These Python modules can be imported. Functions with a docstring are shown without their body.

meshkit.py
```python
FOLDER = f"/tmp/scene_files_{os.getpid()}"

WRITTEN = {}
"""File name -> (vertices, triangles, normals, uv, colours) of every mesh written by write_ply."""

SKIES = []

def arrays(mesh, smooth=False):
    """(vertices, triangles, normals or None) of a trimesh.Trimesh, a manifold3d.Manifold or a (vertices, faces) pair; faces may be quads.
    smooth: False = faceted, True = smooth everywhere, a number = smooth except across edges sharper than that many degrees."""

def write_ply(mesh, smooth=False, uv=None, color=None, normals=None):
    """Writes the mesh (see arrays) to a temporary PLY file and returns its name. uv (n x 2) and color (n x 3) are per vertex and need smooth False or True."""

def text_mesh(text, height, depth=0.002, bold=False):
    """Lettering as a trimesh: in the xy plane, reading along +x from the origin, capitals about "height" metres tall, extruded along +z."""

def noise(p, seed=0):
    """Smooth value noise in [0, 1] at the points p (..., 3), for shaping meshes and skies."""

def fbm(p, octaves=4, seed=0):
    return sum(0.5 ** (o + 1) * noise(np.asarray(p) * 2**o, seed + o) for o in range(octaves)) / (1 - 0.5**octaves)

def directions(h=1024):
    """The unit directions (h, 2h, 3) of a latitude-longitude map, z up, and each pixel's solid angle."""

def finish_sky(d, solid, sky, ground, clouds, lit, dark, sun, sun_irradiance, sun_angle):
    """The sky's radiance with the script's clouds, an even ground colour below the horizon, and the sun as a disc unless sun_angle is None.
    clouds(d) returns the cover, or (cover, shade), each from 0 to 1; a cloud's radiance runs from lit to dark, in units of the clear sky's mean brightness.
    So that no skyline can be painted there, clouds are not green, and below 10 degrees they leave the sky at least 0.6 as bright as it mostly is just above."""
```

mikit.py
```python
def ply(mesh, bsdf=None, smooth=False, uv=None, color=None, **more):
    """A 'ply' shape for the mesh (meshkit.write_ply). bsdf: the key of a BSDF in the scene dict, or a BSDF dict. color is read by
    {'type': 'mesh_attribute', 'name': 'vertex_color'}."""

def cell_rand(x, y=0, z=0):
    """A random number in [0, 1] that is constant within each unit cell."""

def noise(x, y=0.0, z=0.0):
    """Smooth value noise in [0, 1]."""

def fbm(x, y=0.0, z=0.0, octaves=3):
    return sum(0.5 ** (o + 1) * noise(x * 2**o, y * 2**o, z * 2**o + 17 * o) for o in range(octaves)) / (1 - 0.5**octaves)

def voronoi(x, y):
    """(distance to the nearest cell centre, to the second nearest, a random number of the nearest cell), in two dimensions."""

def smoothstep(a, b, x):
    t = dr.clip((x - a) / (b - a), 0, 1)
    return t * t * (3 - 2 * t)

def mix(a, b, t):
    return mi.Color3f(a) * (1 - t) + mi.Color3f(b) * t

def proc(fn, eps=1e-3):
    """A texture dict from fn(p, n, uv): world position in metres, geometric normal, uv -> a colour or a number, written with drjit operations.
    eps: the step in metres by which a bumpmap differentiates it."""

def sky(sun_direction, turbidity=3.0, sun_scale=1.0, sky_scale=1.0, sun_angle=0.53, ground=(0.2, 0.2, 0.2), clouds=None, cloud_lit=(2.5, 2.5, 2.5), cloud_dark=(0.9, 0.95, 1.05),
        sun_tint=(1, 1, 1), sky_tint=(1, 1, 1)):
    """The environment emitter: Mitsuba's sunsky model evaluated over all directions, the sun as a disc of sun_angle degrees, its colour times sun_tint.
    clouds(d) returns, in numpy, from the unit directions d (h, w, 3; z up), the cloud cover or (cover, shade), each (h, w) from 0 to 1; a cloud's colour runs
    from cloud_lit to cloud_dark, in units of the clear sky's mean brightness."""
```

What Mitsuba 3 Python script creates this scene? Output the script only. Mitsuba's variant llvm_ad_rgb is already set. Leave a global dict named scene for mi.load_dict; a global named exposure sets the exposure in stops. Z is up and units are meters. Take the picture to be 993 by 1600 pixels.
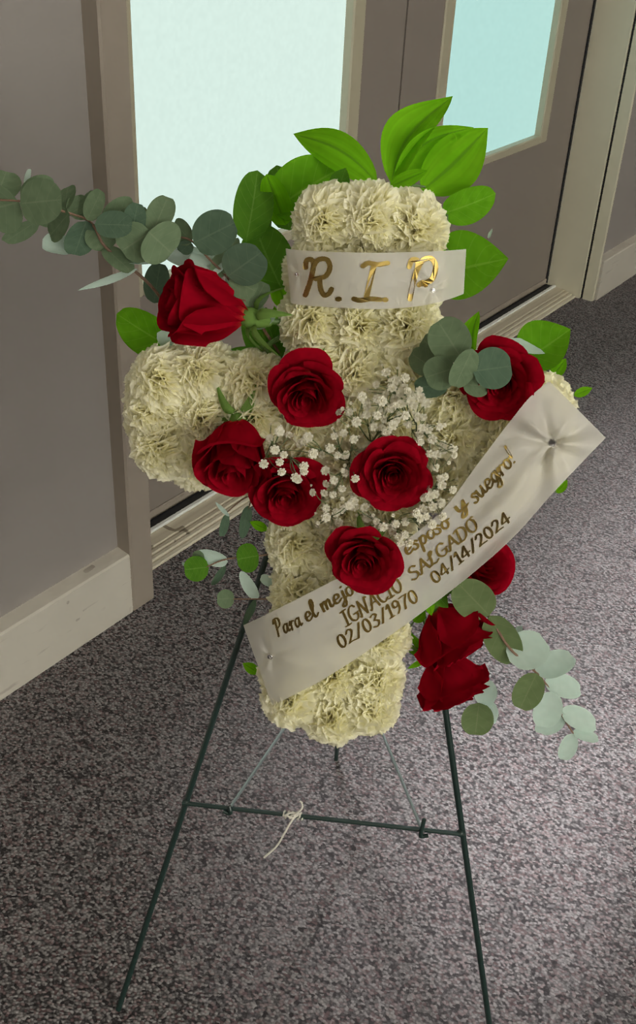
import math, random, numpy as np, trimesh, mitsuba as mi, mikit, drjit as dr
from scipy.interpolate import LinearNDInterpolator
from shapely.geometry import LineString, Point
from shapely.ops import unary_union
from shapely import affinity
T = mi.ScalarTransform4f
scene, labels = {}, {}
rng = np.random.default_rng(7)

# ------------------------------------------------------------------ camera, lights, exposure
exposure = 0.0
CAM_H, FOC, YAW, PITCH, ROLL = 1.12, 1648.0, math.radians(55.45), math.radians(32.83), math.radians(3.256)
fwd = np.array([math.sin(YAW)*math.cos(PITCH), math.cos(YAW)*math.cos(PITCH), -math.sin(PITCH)])
_r = np.array([math.cos(YAW), -math.sin(YAW), 0.0]); _u = np.cross(_r, fwd)
right = math.cos(ROLL)*_r + math.sin(ROLL)*_u
up = -math.sin(ROLL)*_r + math.cos(ROLL)*_u
EYE = np.array([0, 0, CAM_H])
m4 = np.eye(4); m4[:3, 0], m4[:3, 1], m4[:3, 2], m4[:3, 3] = -right, up, fwd, EYE
scene['camera'] = {'type': 'perspective', 'fov': 2*math.degrees(math.atan(496.5/FOC)), 'fov_axis': 'x',
                   'near_clip': 0.02, 'far_clip': 50.0, 'to_world': T(m4)}
PANE_LEFT = (0.66, 0.82, 0.745)   # frosted glass of the doors, daylight behind
PANE_RIGHT = (0.43, 0.70, 0.65)
WINDOW = (8.2, 8.0, 7.2)          # the curtained windows across the room, behind the viewer
LAMP = (1.2, 1.0, .8)             # dim ceiling panels
scene['sky'] = mikit.sky((.12, .25, .90), turbidity=4.0, sun_scale=46, sky_scale=6.0, sun_angle=16, sun_tint=(.85, 1.0, 1.27), ground=(.25, .25, .24))

# ------------------------------------------------------------------ helpers
def rgb(r, g, b):
    return {'type': 'rgb', 'value': [r, g, b]}
def numbered(name):
    if name not in used:
        used[name] = 0; return name
    used[name] += 1; return f'{name}_{used[name]:03d}'
used = {}
def thing(name, label, cat, group=None):
    key = numbered(name); labels[key] = {'label': label, 'category': cat}
    if group: labels[key]['group'] = group
    return key
def put(name, shape, parent=None, kind=None, label=None):
    key = numbered((parent + '__' if parent else '') + name)
    scene[key] = shape
    if kind or label:
        labels[key] = {}
        if kind: labels[key]['kind'] = kind
        if label: labels[key]['label'] = label
    return key
def box(x0, x1, y0, y1, z0, z1, bev=0.0):
    m = trimesh.creation.box((x1-x0, y1-y0, z1-z0))
    if bev > 0:
        import manifold3d as mf
        s = mf.Manifold.hull_points(np.array([[sx*(a-bx), sy*(b-by), sz*(c-bz)] for sx in (-1, 1) for sy in (-1, 1) for sz in (-1, 1)
            for a, b, c in [((x1-x0)/2, (y1-y0)/2, (z1-z0)/2)] for bx, by, bz in ((0, bev, bev), (bev, 0, bev), (bev, bev, 0))]))
        q = s.to_mesh(); m = trimesh.Trimesh(q.vert_properties[:, :3], q.tri_verts, process=False)
    m.apply_translation(((x0+x1)/2, (y0+y1)/2, (z0+z1)/2))
    return m
def cat(ms):
    return trimesh.util.concatenate(ms)
def spline(pts, n=8):
    p = np.asarray(pts, float)
    if len(p) < 3: return np.linspace(p[0], p[-1], n+1)
    q = np.vstack([2*p[0]-p[1], p, 2*p[-1]-p[-2]]); out = []
    for i in range(1, len(q)-2):
        t = np.linspace(0, 1, n, endpoint=False)[:, None]
        a, b, c, d = q[i-1], q[i], q[i+1], q[i+2]
        out.append(.5*(2*b+(c-a)*t+(2*a-5*b+4*c-d)*t**2+(3*b-a-3*c+d)*t**3))
    return np.vstack([*out, p[-1:]])
def tube(pts, rad, sides=8, cap=True):
    p = np.asarray(pts, float); n = len(p)
    t = np.gradient(p, axis=0); t /= np.linalg.norm(t, axis=1, keepdims=True)+1e-12
    a = np.cross(t[0], [0, 0, 1.0]); 
    if np.linalg.norm(a) < .1: a = np.cross(t[0], [1.0, 0, 0])
    A = []
    for k in range(n):
        a = a - t[k]*(a@t[k]); a /= np.linalg.norm(a)+1e-12; A.append(a)
    A = np.array(A); B = np.cross(t, A); ang = np.arange(sides)*2*np.pi/sides
    r = np.broadcast_to(rad, (n,))[:, None, None]
    v = p[:, None]+r*(np.cos(ang)[None, :, None]*A[:, None]+np.sin(ang)[None, :, None]*B[:, None])
    i, j = np.meshgrid(np.arange(n-1), np.arange(sides), indexing='ij')
    q = np.stack([i*sides+j, i*sides+(j+1) % sides, (i+1)*sides+(j+1) % sides, (i+1)*sides+j], -1).reshape(-1, 4)
    f = np.vstack([q[:, [0, 1, 2]], q[:, [0, 2, 3]]]); v = v.reshape(-1, 3)
    if cap:
        c = len(v); v = np.vstack([v, p[:1], p[-1:]]); e = np.arange(sides)
        f = np.vstack([f, np.stack([(e+1) % sides, e, e*0+c], 1), np.stack([(n-1)*sides+e, (n-1)*sides+(e+1) % sides, e*0+c+1], 1)])
    return trimesh.Trimesh(v, f, process=False)
def gridmesh(P):
    """P (a, b, 3) -> sheet mesh and uv"""
    a, b = P.shape[:2]
    i, j = np.meshgrid(np.arange(a-1), np.arange(b-1), indexing='ij'); k = (i*b+j).ravel()
    f = np.vstack([np.stack([k, k+1, k+b+1], 1), np.stack([k, k+b+1, k+b], 1)])
    uu, vv = np.meshgrid(np.linspace(0, 1, a), np.linspace(0, 1, b), indexing='ij')
    return trimesh.Trimesh(P.reshape(-1, 3), f, process=False), np.stack([vv.ravel(), uu.ravel()], 1)
def merge_sheets(sheets):
    ms = [s[0] for s in sheets]; return cat(ms), np.vstack([s[1] for s in sheets])
def unit(v):
    return np.asarray(v, float)/np.linalg.norm(v)
def rot(axis, ang):
    return trimesh.transformations.rotation_matrix(ang, axis)[:3, :3]
def frame(zaxis, spin=0.0):
    z = unit(zaxis); x = np.cross([0.13, 0.21, 1.0], z); x = unit(x); y = np.cross(z, x)
    c, s = math.cos(spin), math.sin(spin)
    return np.stack([c*x+s*y, -s*x+c*y, z], 1)
def place(pos, R, s=1.0):
    m = np.eye(4); m[:3, :3] = R*s; m[:3, 3] = pos; return T(m)

# the plane of the easel's two front legs: origin between the feet, S to the right, TT up the lean, N towards the viewer
ORIG = np.array([0.56156, 0.36554, 0.0])
S = np.array([0.50946, -0.86049, 0.0]); TT = np.array([0.23101, 0.13677, 0.96329]); N = np.cross(S, TT)
def at(x, y, n=0.0):
    d = (x-496.5)/FOC*right-(y-800.0)/FOC*up+fwd
    k = (n-(EYE-ORIG)@N)/(d@N)
    return EYE+k*d
def depth(P):
    return (P-EYE)@fwd
def pl(s, t, n):
    return ORIG+s*S+t*TT+n*N
def loc(x):
    return x[0]*S+x[1]*TT+x[2]*N

# ------------------------------------------------------------------ materials
def principled(col, rough=.6, **k):
    return {'type': 'twosided', 'bsdf': {'type': 'principled', 'base_color': col if isinstance(col, dict) else rgb(*col), 'roughness': rough, **k}}
def thin(col, rough=.6, trans=.5, **k):
    return {'type': 'principledthin', 'base_color': col if isinstance(col, dict) else rgb(*col), 'roughness': rough, 'diff_trans': trans, **k}
def wall_height(p, n, uv):
    return 0.0006*mikit.fbm(p.x*130, p.y*130, p.z*130, 3)
def bumped(bsdf, fn, eps):
    return {'type': 'bumpmap', 'arbitrary': mikit.proc(fn, eps), 'scale': 1.0, 'bsdf': bsdf}
def wall_col(p, n, uv):
    return mikit.mix((.272, .25, .235), (.30, .278, .262), mikit.fbm(p.x*3, p.y*3, p.z*3, 3))
scene['wall_paint'] = bumped(principled(mikit.proc(wall_col), .75), wall_height, .002)
def base_col(p, n, uv):
    s = mikit.smoothstep(.64, .72, mikit.fbm(p.x*14, p.y*14, p.z*75, 4))*mikit.smoothstep(.2, .0, p.z)
    k = mikit.smoothstep(.80, .84, mikit.noise(p.x*70, p.y*70+3, p.z*90))*mikit.smoothstep(.45, .6, mikit.fbm(p.x*9, p.y*9, p.z*9, 2))
    c = mikit.mix((.60, .57, .50), (.56, .53, .46), mikit.fbm(p.x*6, p.y*6, p.z*9, 3))
    c = mikit.mix(c, (.40, .36, .31), s*.6)
    return mikit.mix(c, (.16, .12, .09), k*.75*mikit.smoothstep(1.0, .9, p.x))
scene['baseboard_paint'] = principled(mikit.proc(base_col), .45)
def casing_col(p, n, uv):
    k = mikit.smoothstep(.66, .72, mikit.fbm(p.x*60, p.y*60, p.z*60, 3))*mikit.smoothstep(.05, .0, p.z)
    return mikit.mix(mikit.mix((.28, .24, .20), (.31, .27, .225), mikit.fbm(p.x*5, p.y*5, p.z*2, 2)), (.08, .05, .03), k)
scene['casing_paint'] = principled(mikit.proc(casing_col), .5)
scene['jamb_paint'] = principled((.60, .575, .45), .5)
scene['door_paint'] = principled((.225, .196, .172), .5)
scene['bead_paint'] = principled((.40, .37, .27), .45)
scene['black_rubber'] = principled((.012, .014, .018), .5)
def saddle_col(p, n, uv):
    g = .35+.3*mikit.fbm(p.x*2.2, p.y*190, 0, 2)+.35*mikit.smoothstep(1.13, 1.10, p.y)
    k = mikit.smoothstep(.86, .90, mikit.noise(p.x*60, p.y*60))*mikit.smoothstep(1.5, 1.2, p.x)
    return mikit.mix(mikit.mix((.40, .335, .235), (.72, .68, .56), g), (.1, .07, .04), k*.7)
scene['saddle_metal'] = principled(mikit.proc(saddle_col), .42, metallic=.15)
scene['bright_metal'] = principled((.86, .89, .87), .28, metallic=.15)
def carpet_col(p, n, uv):
    wx = p.x+.0012*mikit.noise(p.x*400, p.y*400); wy = p.y+.0012*mikit.noise(p.x*400+9, p.y*400)
    d, d2, r = mikit.voronoi(wx*330, wy*250)
    big = mikit.fbm(p.x*2.2, p.y*2.2, 0, 3)
    f = mikit.fbm(p.x*420, p.y*420, 0, 2)
    t = dr.clip(.62*r+.38*f, 0, 1)
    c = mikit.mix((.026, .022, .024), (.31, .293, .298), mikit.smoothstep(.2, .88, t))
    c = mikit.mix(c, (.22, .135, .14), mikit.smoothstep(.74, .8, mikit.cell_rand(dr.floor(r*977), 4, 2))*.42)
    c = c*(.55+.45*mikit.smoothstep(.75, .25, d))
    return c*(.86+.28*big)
def carpet_h(p, n, uv):
    d, d2, r = mikit.voronoi(p.x*330, p.y*250)
    return .0022*(1-d)*(.5+r)
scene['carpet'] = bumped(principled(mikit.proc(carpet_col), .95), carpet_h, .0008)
scene['ceiling_paint'] = principled((.75, .74, .71), .8)
scene['room_paint'] = principled((.52, .49, .45), .8)
scene['lamp_body'] = principled((.7, .7, .7), .4)
scene['frosted'] = principled((.04, .05, .05), .3)
scene['easel_wire'] = principled((.012, .030, .026), .28, specular=.6)
scene['brace_wire'] = principled((.35, .42, .42), .22, metallic=.8)
scene['twine_fibre'] = principled((.72, .70, .62), .7)
scene['foam'] = principled((.025, .055, .025), .9)
def rose_col(p, n, uv):
    v = mikit.fbm(uv.x*9, uv.y*2.2, 0, 3)
    c = mikit.mix((.225, .002, .010), (.36, .003, .015), v)
    return mikit.mix(mikit.mix((.55, .30, .10), (.42, .02, .02), mikit.smoothstep(0, .16, uv.y)), c, mikit.smoothstep(.08, .24, uv.y))
scene['rose_petal'] = thin(mikit.proc(rose_col), .55, .35, spec_tint=.5, sheen=.6, sheen_tint=1.0, eta=1.3)
scene['sepal'] = thin((.17, .30, .07), .5, .5)
scene['rose_stem'] = principled((.10, .20, .05), .5)
def carn_col(p, n, uv):
    return mikit.mix((.95, .88, .48), (.98, .965, .79), mikit.smoothstep(.2, .95, uv.y))
scene['carnation_petal'] = thin(mikit.proc(carn_col), .75, .85, eta=1.25)
def leafy(dark, light, vein, freq, amount):
    def col(p, n, uv):
        x = dr.abs(uv.x-.5)*2
        g = mikit.fbm(uv.x*5+p.x*7, uv.y*9+p.z*7, p.y*9, 3)
        c = mikit.mix(dark, light, g)
        mid = mikit.smoothstep(.055, .02, x)
        s = dr.abs(mikit.noise(x*1.2+3, 0, 0)*0+uv.y*freq-x*freq*.28-dr.floor(uv.y*freq-x*freq*.28)-.5)
        side = mikit.smoothstep(.07, .0, s)*.5
        return mikit.mix(c, vein, dr.clip(mid*.8+side, 0, 1)*amount)
    return mikit.proc(col)
def ruscus_col(p, n, uv):
    x = dr.abs(uv.x-.5)*2
    c = mikit.mix((.15, .46, .008), (.24, .58, .018), mikit.fbm(uv.x*4+p.x*9, uv.y*3+p.z*9, p.y*9, 3))
    lines = mikit.noise(uv.x*26, uv.y*1.5, 0)
    c = c*(.91+.18*lines)
    return mikit.mix(c, (.10, .27, .02), mikit.smoothstep(.10, .03, x)*.6)
scene['ruscus_leaf'] = thin(mikit.proc(ruscus_col), .35, 1.0)
scene['salal_leaf'] = thin(leafy((.08, .23, .022), (.13, .31, .03), (.26, .46, .10), 6, .55), .4, .9)
scene['lime_leaf'] = thin(leafy((.12, .37, .012), (.19, .49, .02), (.30, .56, .07), 6, .6), .38, 1.0)
scene['euca_leaf'] = thin(leafy((.14, .205, .115), (.20, .275, .165), (.30, .36, .24), 4, .4), .5, .45)
scene['euca_olive'] = thin(leafy((.145, .21, .085), (.20, .27, .125), (.32, .36, .20), 4, .4), .45, .6)
scene['euca_dark'] = thin(leafy((.085, .145, .095), (.13, .20, .135), (.22, .29, .20), 4, .4), .5, .4)
scene['euca_pale'] = thin(leafy((.58, .74, .65), (.66, .82, .73), (.66, .78, .70), 4, .4), .45, .6)
scene['euca_stem'] = principled((.21, .13, .085), .6)
scene['green_stem'] = principled((.10, .17, .05), .5)
scene['bloom_white'] = thin((.82, .80, .68), .7, .5)
scene['bloom_stem'] = principled((.10, .14, .06), .6)
scene['satin'] = thin((.86, .84, .79), .22, .72, eta=1.6, spec_trans=.22, sheen=.3)
scene['gold_foil'] = {'type': 'twosided', 'bsdf': {'type': 'roughconductor', 'material': 'Au', 'alpha': .16, 'specular_reflectance': rgb(.40, .35, .27)}}
scene['pin_silver'] = {'type': 'twosided', 'bsdf': {'type': 'roughconductor', 'material': 'Ag', 'alpha': .08}}
scene['clear_glass'] = {'type': 'thindielectric'}
scene['rhinestone'] = {'type': 'dielectric', 'int_ior': 1.9}

# ------------------------------------------------------------------ the setting
X0, X1, Y0, YW, ZC = -3.2, 4.7, -3.8, 1.066, 3.0
D0, D1, DH, YD, SEAM, TZ0, TZ1 = 1.028, 2.862, 2.12, 1.195, 1.945, 2.21, 2.86
g = trimesh.Trimesh([[X0, Y0, 0], [X1, Y0, 0], [X1, 1.35, 0], [X0, 1.35, 0]], [[0, 1, 2], [0, 2, 3]], process=False)
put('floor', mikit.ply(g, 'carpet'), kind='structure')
put('ceiling', mikit.ply(box(X0, X1, Y0, YW+.13, ZC, ZC+.1), 'ceiling_paint'), kind='structure')
put('wall_back', mikit.ply(cat([box(X0, D0-.03, YW, YW+.2, 0, ZC), box(D1+.03, X1, YW, YW+.2, 0, ZC), box(D0-.03, D1+.03, YW, YW+.13, TZ1+.03, ZC)]), 'wall_paint'), kind='structure')
put('wall_left', mikit.ply(box(X0-.1, X0, Y0, YW, 0, ZC), 'room_paint'), kind='structure')
put('wall_right', mikit.ply(box(X1, X1+.1, Y0, YW, 0, ZC), 'room_paint'), kind='structure')
WZ0, WZ1, WX = .75, 2.45, ((-2.7, -.9), (-.6, 1.2))
xs = [X0, *[x for p_ in WX for x in p_], X1]
put('wall_front', mikit.ply(cat([box(xs[i], xs[i+1], Y0-.15, Y0, 0, ZC) for i in (0, 2, 4)]+[box(a, b, Y0-.15, Y0, 0, WZ0) for a, b in WX]+[box(a, b, Y0-.15, Y0, WZ1, ZC) for a, b in WX]), 'room_paint'), kind='structure')
def pane(x, y, z, sx, sy, sz, col, out):
    """a rectangle that faces `out`"""
    ax = [np.array(v, float) for v in ((sx, 0, 0), (0, sy, 0), (0, 0, sz)) if any(v)]
    c = np.array([x, y, z], float); P = [c, c+ax[0], c+ax[0]+ax[1], c+ax[1]]
    f = [[0, 1, 2], [0, 2, 3]]
    if np.dot(np.cross(ax[0], ax[1]), out) < 0: f = [[0, 2, 1], [0, 3, 2]]
    return mikit.ply(trimesh.Trimesh(P, f, process=False), 'frosted', uv=np.array([[0, 0], [1, 0], [1, 1], [0, 1.0]]), emitter={'type': 'area', 'radiance': col})
t_ = put('window_3', mikit.ply(cat([box(D0, D1, YD-.02, YD+.03, TZ0, TZ0+.03), box(D0, D1, YD-.02, YD+.03, TZ1-.03, TZ1), box(SEAM-.02, SEAM+.02, YD-.02, YD+.03, TZ0, TZ1)]), 'bead_paint'), kind='structure')
put('pane', mikit.ply(trimesh.Trimesh([[D0, YD, TZ0], [D1, YD, TZ0], [D1, YD, TZ1], [D0, YD, TZ1]], [[0, 1, 2], [0, 2, 3]], process=False), 'clear_glass'), t_)
for k, (a, b) in enumerate(WX):
    w = put(f'window_{k+1}', mikit.ply(cat([box(a-.05, a+.03, Y0-.1, Y0+.02, WZ0-.05, WZ1+.05), box(b-.03, b+.05, Y0-.1, Y0+.02, WZ0-.05, WZ1+.05), box(a, b, Y0-.1, Y0+.02, WZ0-.05, WZ0+.03), box(a, b, Y0-.1, Y0+.02, WZ1-.03, WZ1+.05), box((a+b)/2-.03, (a+b)/2+.03, Y0-.08, Y0-.01, WZ0, WZ1)]), 'baseboard_paint'), kind='structure')
    put('pane', pane(a, Y0-.06, WZ0, b-a, 0, WZ1-WZ0, rgb(*WINDOW), (0, 1, 0)), w)
# baseboards with a bevelled top
def baseboard(x0, x1, h=.117, y1=1.039):
    prof = [(YW+.01, 0), (y1, 0), (y1, h-.003), (y1+.003, h), (YW, h+.004), (YW+.01, h+.004)]
    v = np.array([[x, y, z] for x in (x0, x1) for y, z in prof]); k = len(prof); f = []
    for i in range(k):
        j = (i+1) % k; f += [[i, j, j+k], [i, j+k, i+k]]
    for i in range(1, k-1): f += [[0, i+1, i], [k, k+i, k+i+1]]
    m = trimesh.Trimesh(v, f, process=False); m.fix_normals(); return m
put('baseboard_left', mikit.ply(baseboard(X0, .977), 'baseboard_paint'), kind='structure')
put('baseboard_right', mikit.ply(baseboard(2.886, X1), 'baseboard_paint'), kind='structure')
# casings, jambs
put('trim_1', mikit.ply(box(.977, 1.027, 1.036, YW+.03, 0, TZ1+.06, .003), 'casing_paint'), kind='structure')
put('trim_2', mikit.ply(box(2.868, 2.880, 1.044, 1.077, 0, TZ1+.06, .0015), 'jamb_paint'), kind='structure')
put('trim_3', mikit.ply(box(.977, 2.9, 1.036, YW+.03, TZ1+.01, TZ1+.065, .003), 'casing_paint'), kind='structure')
put('trim_4', mikit.ply(box(D0-.03, D0, 1.083, 1.30, 0, TZ1+.03), 'casing_paint'), kind='structure')
put('trim_5', mikit.ply(box(D1+.003, D1+.03, 1.084, 1.30, 0, TZ1+.03, .001), 'jamb_paint'), kind='structure')
put('seal', mikit.ply(cat([box(D1-.005, D1+.004, 1.1905, 1.1945, .022, DH), box(2.874, 2.892, 1.060, 1.10, 0, TZ1+.03), box(2.8805, 2.889, 1.05, 1.10, 0, TZ1+.03)]), 'black_rubber'), 'trim_5', label='dark seal in the joint between jamb, casing and door')
put('trim_6', mikit.ply(cat([box(D0, D1, 1.15, 1.23, DH, TZ0), box(D0, D1, 1.15, 1.20, TZ1, TZ1+.03)]), 'casing_paint'), kind='structure')
TRANS_AT = (D0, YD, TZ0, D1-D0, 0, TZ1-TZ0)
# threshold
th = put('threshold', mikit.ply(cat([box(D0, D1, 1.13, 1.30, 0, .016, .002), box(D0, D1, 1.118, 1.1295, 0, .0135, .002), box(D0, D1, 1.1065, 1.1175, 0, .0105, .002),
     box(D0, D1, 1.094, 1.106, 0, .0065, .002)]), 'saddle_metal'), kind='structure')
put('weather_strip', mikit.ply(box(D0+.002, D1-.002, 1.160, 1.171, .016, .022, .002), 'bright_metal'), th, label='bright metal strip along the door bottom')
put('gasket', mikit.ply(box(D0+.002, D1-.002, 1.171, 1.193, .0155, .0175), 'black_rubber'), th, label='black rubber gasket under the doors')
# the double door: leaves with a sweep, glass, glazing bead
GZ0, GZ1 = .478, 1.93
def pebble(col):
    c0 = mi.Color3f(*col)
    def fn(p, n, uv):
        t = mikit.fbm(p.x*170, p.z*130, 0, 2)
        return c0*(.96+.08*t)
    return fn
for k, (a, b, ga, gb, col) in enumerate(((D0+.003, SEAM-.003, 1.188, 1.755, PANE_LEFT), (SEAM+.003, D1-.006, 2.132, 2.656, PANE_RIGHT))):
    d = put(f'door_{k+1}', mikit.ply(cat([box(a, ga-.04, YD, YD+.045, .022, DH-.004), box(gb+.04, b, YD, YD+.045, .022, DH-.004),
        box(ga-.04, gb+.04, YD, YD+.045, .022, GZ0-.021), box(ga-.04, gb+.04, YD, YD+.045, GZ1+.03, DH-.004)]), 'door_paint'), kind='structure')
    put('door_sweep', mikit.ply(box(a, b, YD-.004, YD, .021, .036, .0015), 'casing_paint'), d, label='tan sweep strip along the door bottom')
    z0, z1, xa, xb = GZ0-.021, GZ1+.03, ga-.04, gb+.04
    bead = cat([box(xa, ga, YD-.004, YD+.03, z0, z1, .003), box(gb, xb, YD-.004, YD+.03, z0, z1, .003), box(ga, gb, YD-.004, YD+.03, z0, GZ0, .003), box(ga, gb, YD-.004, YD+.03, GZ1, z1, .003)])
    put('glazing_bead', mikit.ply(bead, 'bead_paint'), d, label='light tan frame around the frosted glass')
    put('glass', pane(ga, YD+.015, GZ0, gb-ga, 0, GZ1-GZ0, mikit.proc(pebble(col)), (0, -1, 0)), d, label='frosted glass pane bright with daylight')
    put('door_back', mikit.ply(box(a, b, YD+.05, YD+.06, .022, DH), 'door_paint'), d)
put('astragal', mikit.ply(box(SEAM-.01, SEAM+.01, YD+.012, YD+.04, .022, DH), 'black_rubber'), 'door_1', label='dark seal in the seam between the two doors')
put('wall_outside', mikit.ply(box(D0-.05, D1+.05, 1.30, 1.32, 0, TZ0), 'room_paint'), kind='structure')
# ceiling lamps, in the room behind the viewer
for x, y, w in ((-1.3, -1.2, 'nearer the left wall, by the doors'), (1.5, -1.2, 'nearer the right wall, by the doors'), (-1.3, -2.9, 'far from the doors, on the left'), (1.5, -2.9, 'far from the doors, on the right')):
    t = thing('ceiling_light', f'rectangular ceiling light panel {w}', 'ceiling light', 'ceiling light panels')
    put('frame', mikit.ply(cat([box(x-.65, x+.65, y-.35, y-.30, ZC-.04, ZC), box(x-.65, x+.65, y+.30, y+.35, ZC-.04, ZC), box(x-.65, x-.6, y-.3, y+.3, ZC-.04, ZC), box(x+.6, x+.65, y-.3, y+.3, ZC-.04, ZC)]), 'lamp_body'), t)
    put('diffuser', pane(x-.6, y-.3, ZC-.02, 1.2, .6, 0, rgb(*LAMP), (0, 0, -1)), t)

# ------------------------------------------------------------------ the easel
L_, R_, B_, A_ = np.array([.455, .546, 0.]), np.array([.668, .185, 0.]), np.array([.918, .576, 0.]), np.array([.760, .483, .828])
es = thing('wire_easel', 'dark green wire tripod easel holding the white flower cross', 'easel')
def rod(P, Q, r, mat, name, bend=None, **k):
    pts = np.linspace(P, Q, 12) if bend is None else bend
    return put(name, mikit.ply(tube(pts, r, 10), mat, smooth=40), es, **k)
wr = .0031
foot = np.array([0, 0, wr*.2])
rod(L_+foot, A_, wr, 'easel_wire', 'leg'); rod(R_+foot, A_+S*.006, wr, 'easel_wire', 'leg'); rod(B_+foot, A_-N*.008, wr, 'easel_wire', 'leg')
k = .3229
CL, CR = L_+k*(A_-L_), R_+k*(A_-R_)
e = unit(CR-CL)
rod(CL-e*.004+N*.004, CR+e*.004+N*.004, .0023, 'easel_wire', 'crossbar')
q = A_+.6725*(B_-A_)
H1, H2 = at(358, 1263, .006), at(660, 1299, .006)
for h, sgn, nm in ((H1, 1, 0), (H2, -1, 1)):
    pts = [q+(-N)*0-S*sgn*.004, *np.linspace(q, h, 10)[1:-1], h+N*.001]
    rod(None, None, .0017, 'brace_wire', 'brace', bend=np.array(pts), label='thin shiny brace running from the crossbar to the rear leg')
    hk = spline([h-TT*.004-S*sgn*.006, h-TT*.006, h+S*sgn*.002-TT*.002+N*.003, h+TT*(.004 if nm == 0 else .016)+N*.002], 5)
    rod(None, None, .0021, 'easel_wire', 'hook', bend=hk)
for j, (c, ax) in enumerate(((CL, e), (CR, e))):
    m = trimesh.creation.icosphere(2, .0042); m.apply_translation(c+N*.002)
    put('weld', mikit.ply(m, 'easel_wire', smooth=True), es)
# twine knotted on the crossbar
c0 = at(456, 1274, .006)
wraps = []
for i in range(5):
    a = np.linspace(0, 2*np.pi, 17); o = CL+(e*((c0-CL)@e-.009+.0042*i))
    wraps.append(tube(o+N*.004+np.outer(np.cos(a), N)*.0036+np.outer(np.sin(a), TT)*.0036+np.outer(a/6.28*.003, e), .0009, 6))
wraps.append(tube(spline([at(444, 1275, .012), at(455, 1270, .013), at(468, 1272, .012)], 6), .0011, 6))
wraps.append(tube(spline([at(466, 1274, .011), at(455, 1278, .013), at(446, 1272, .011)], 6), .001, 6))
tw = thing('twine', 'short white twine knotted around the easel crossbar', 'twine')
put('knot', mikit.ply(cat(wraps), 'twine_fibre', smooth=True), tw)
put('tail', mikit.ply(tube(spline([at(462, 1272, .011), at(454, 1285, .014), at(444, 1302, .014), at(432, 1322, .012), at(412, 1340, .012)], 6), .0011, 6), 'twine_fibre', smooth=True), tw)
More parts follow.
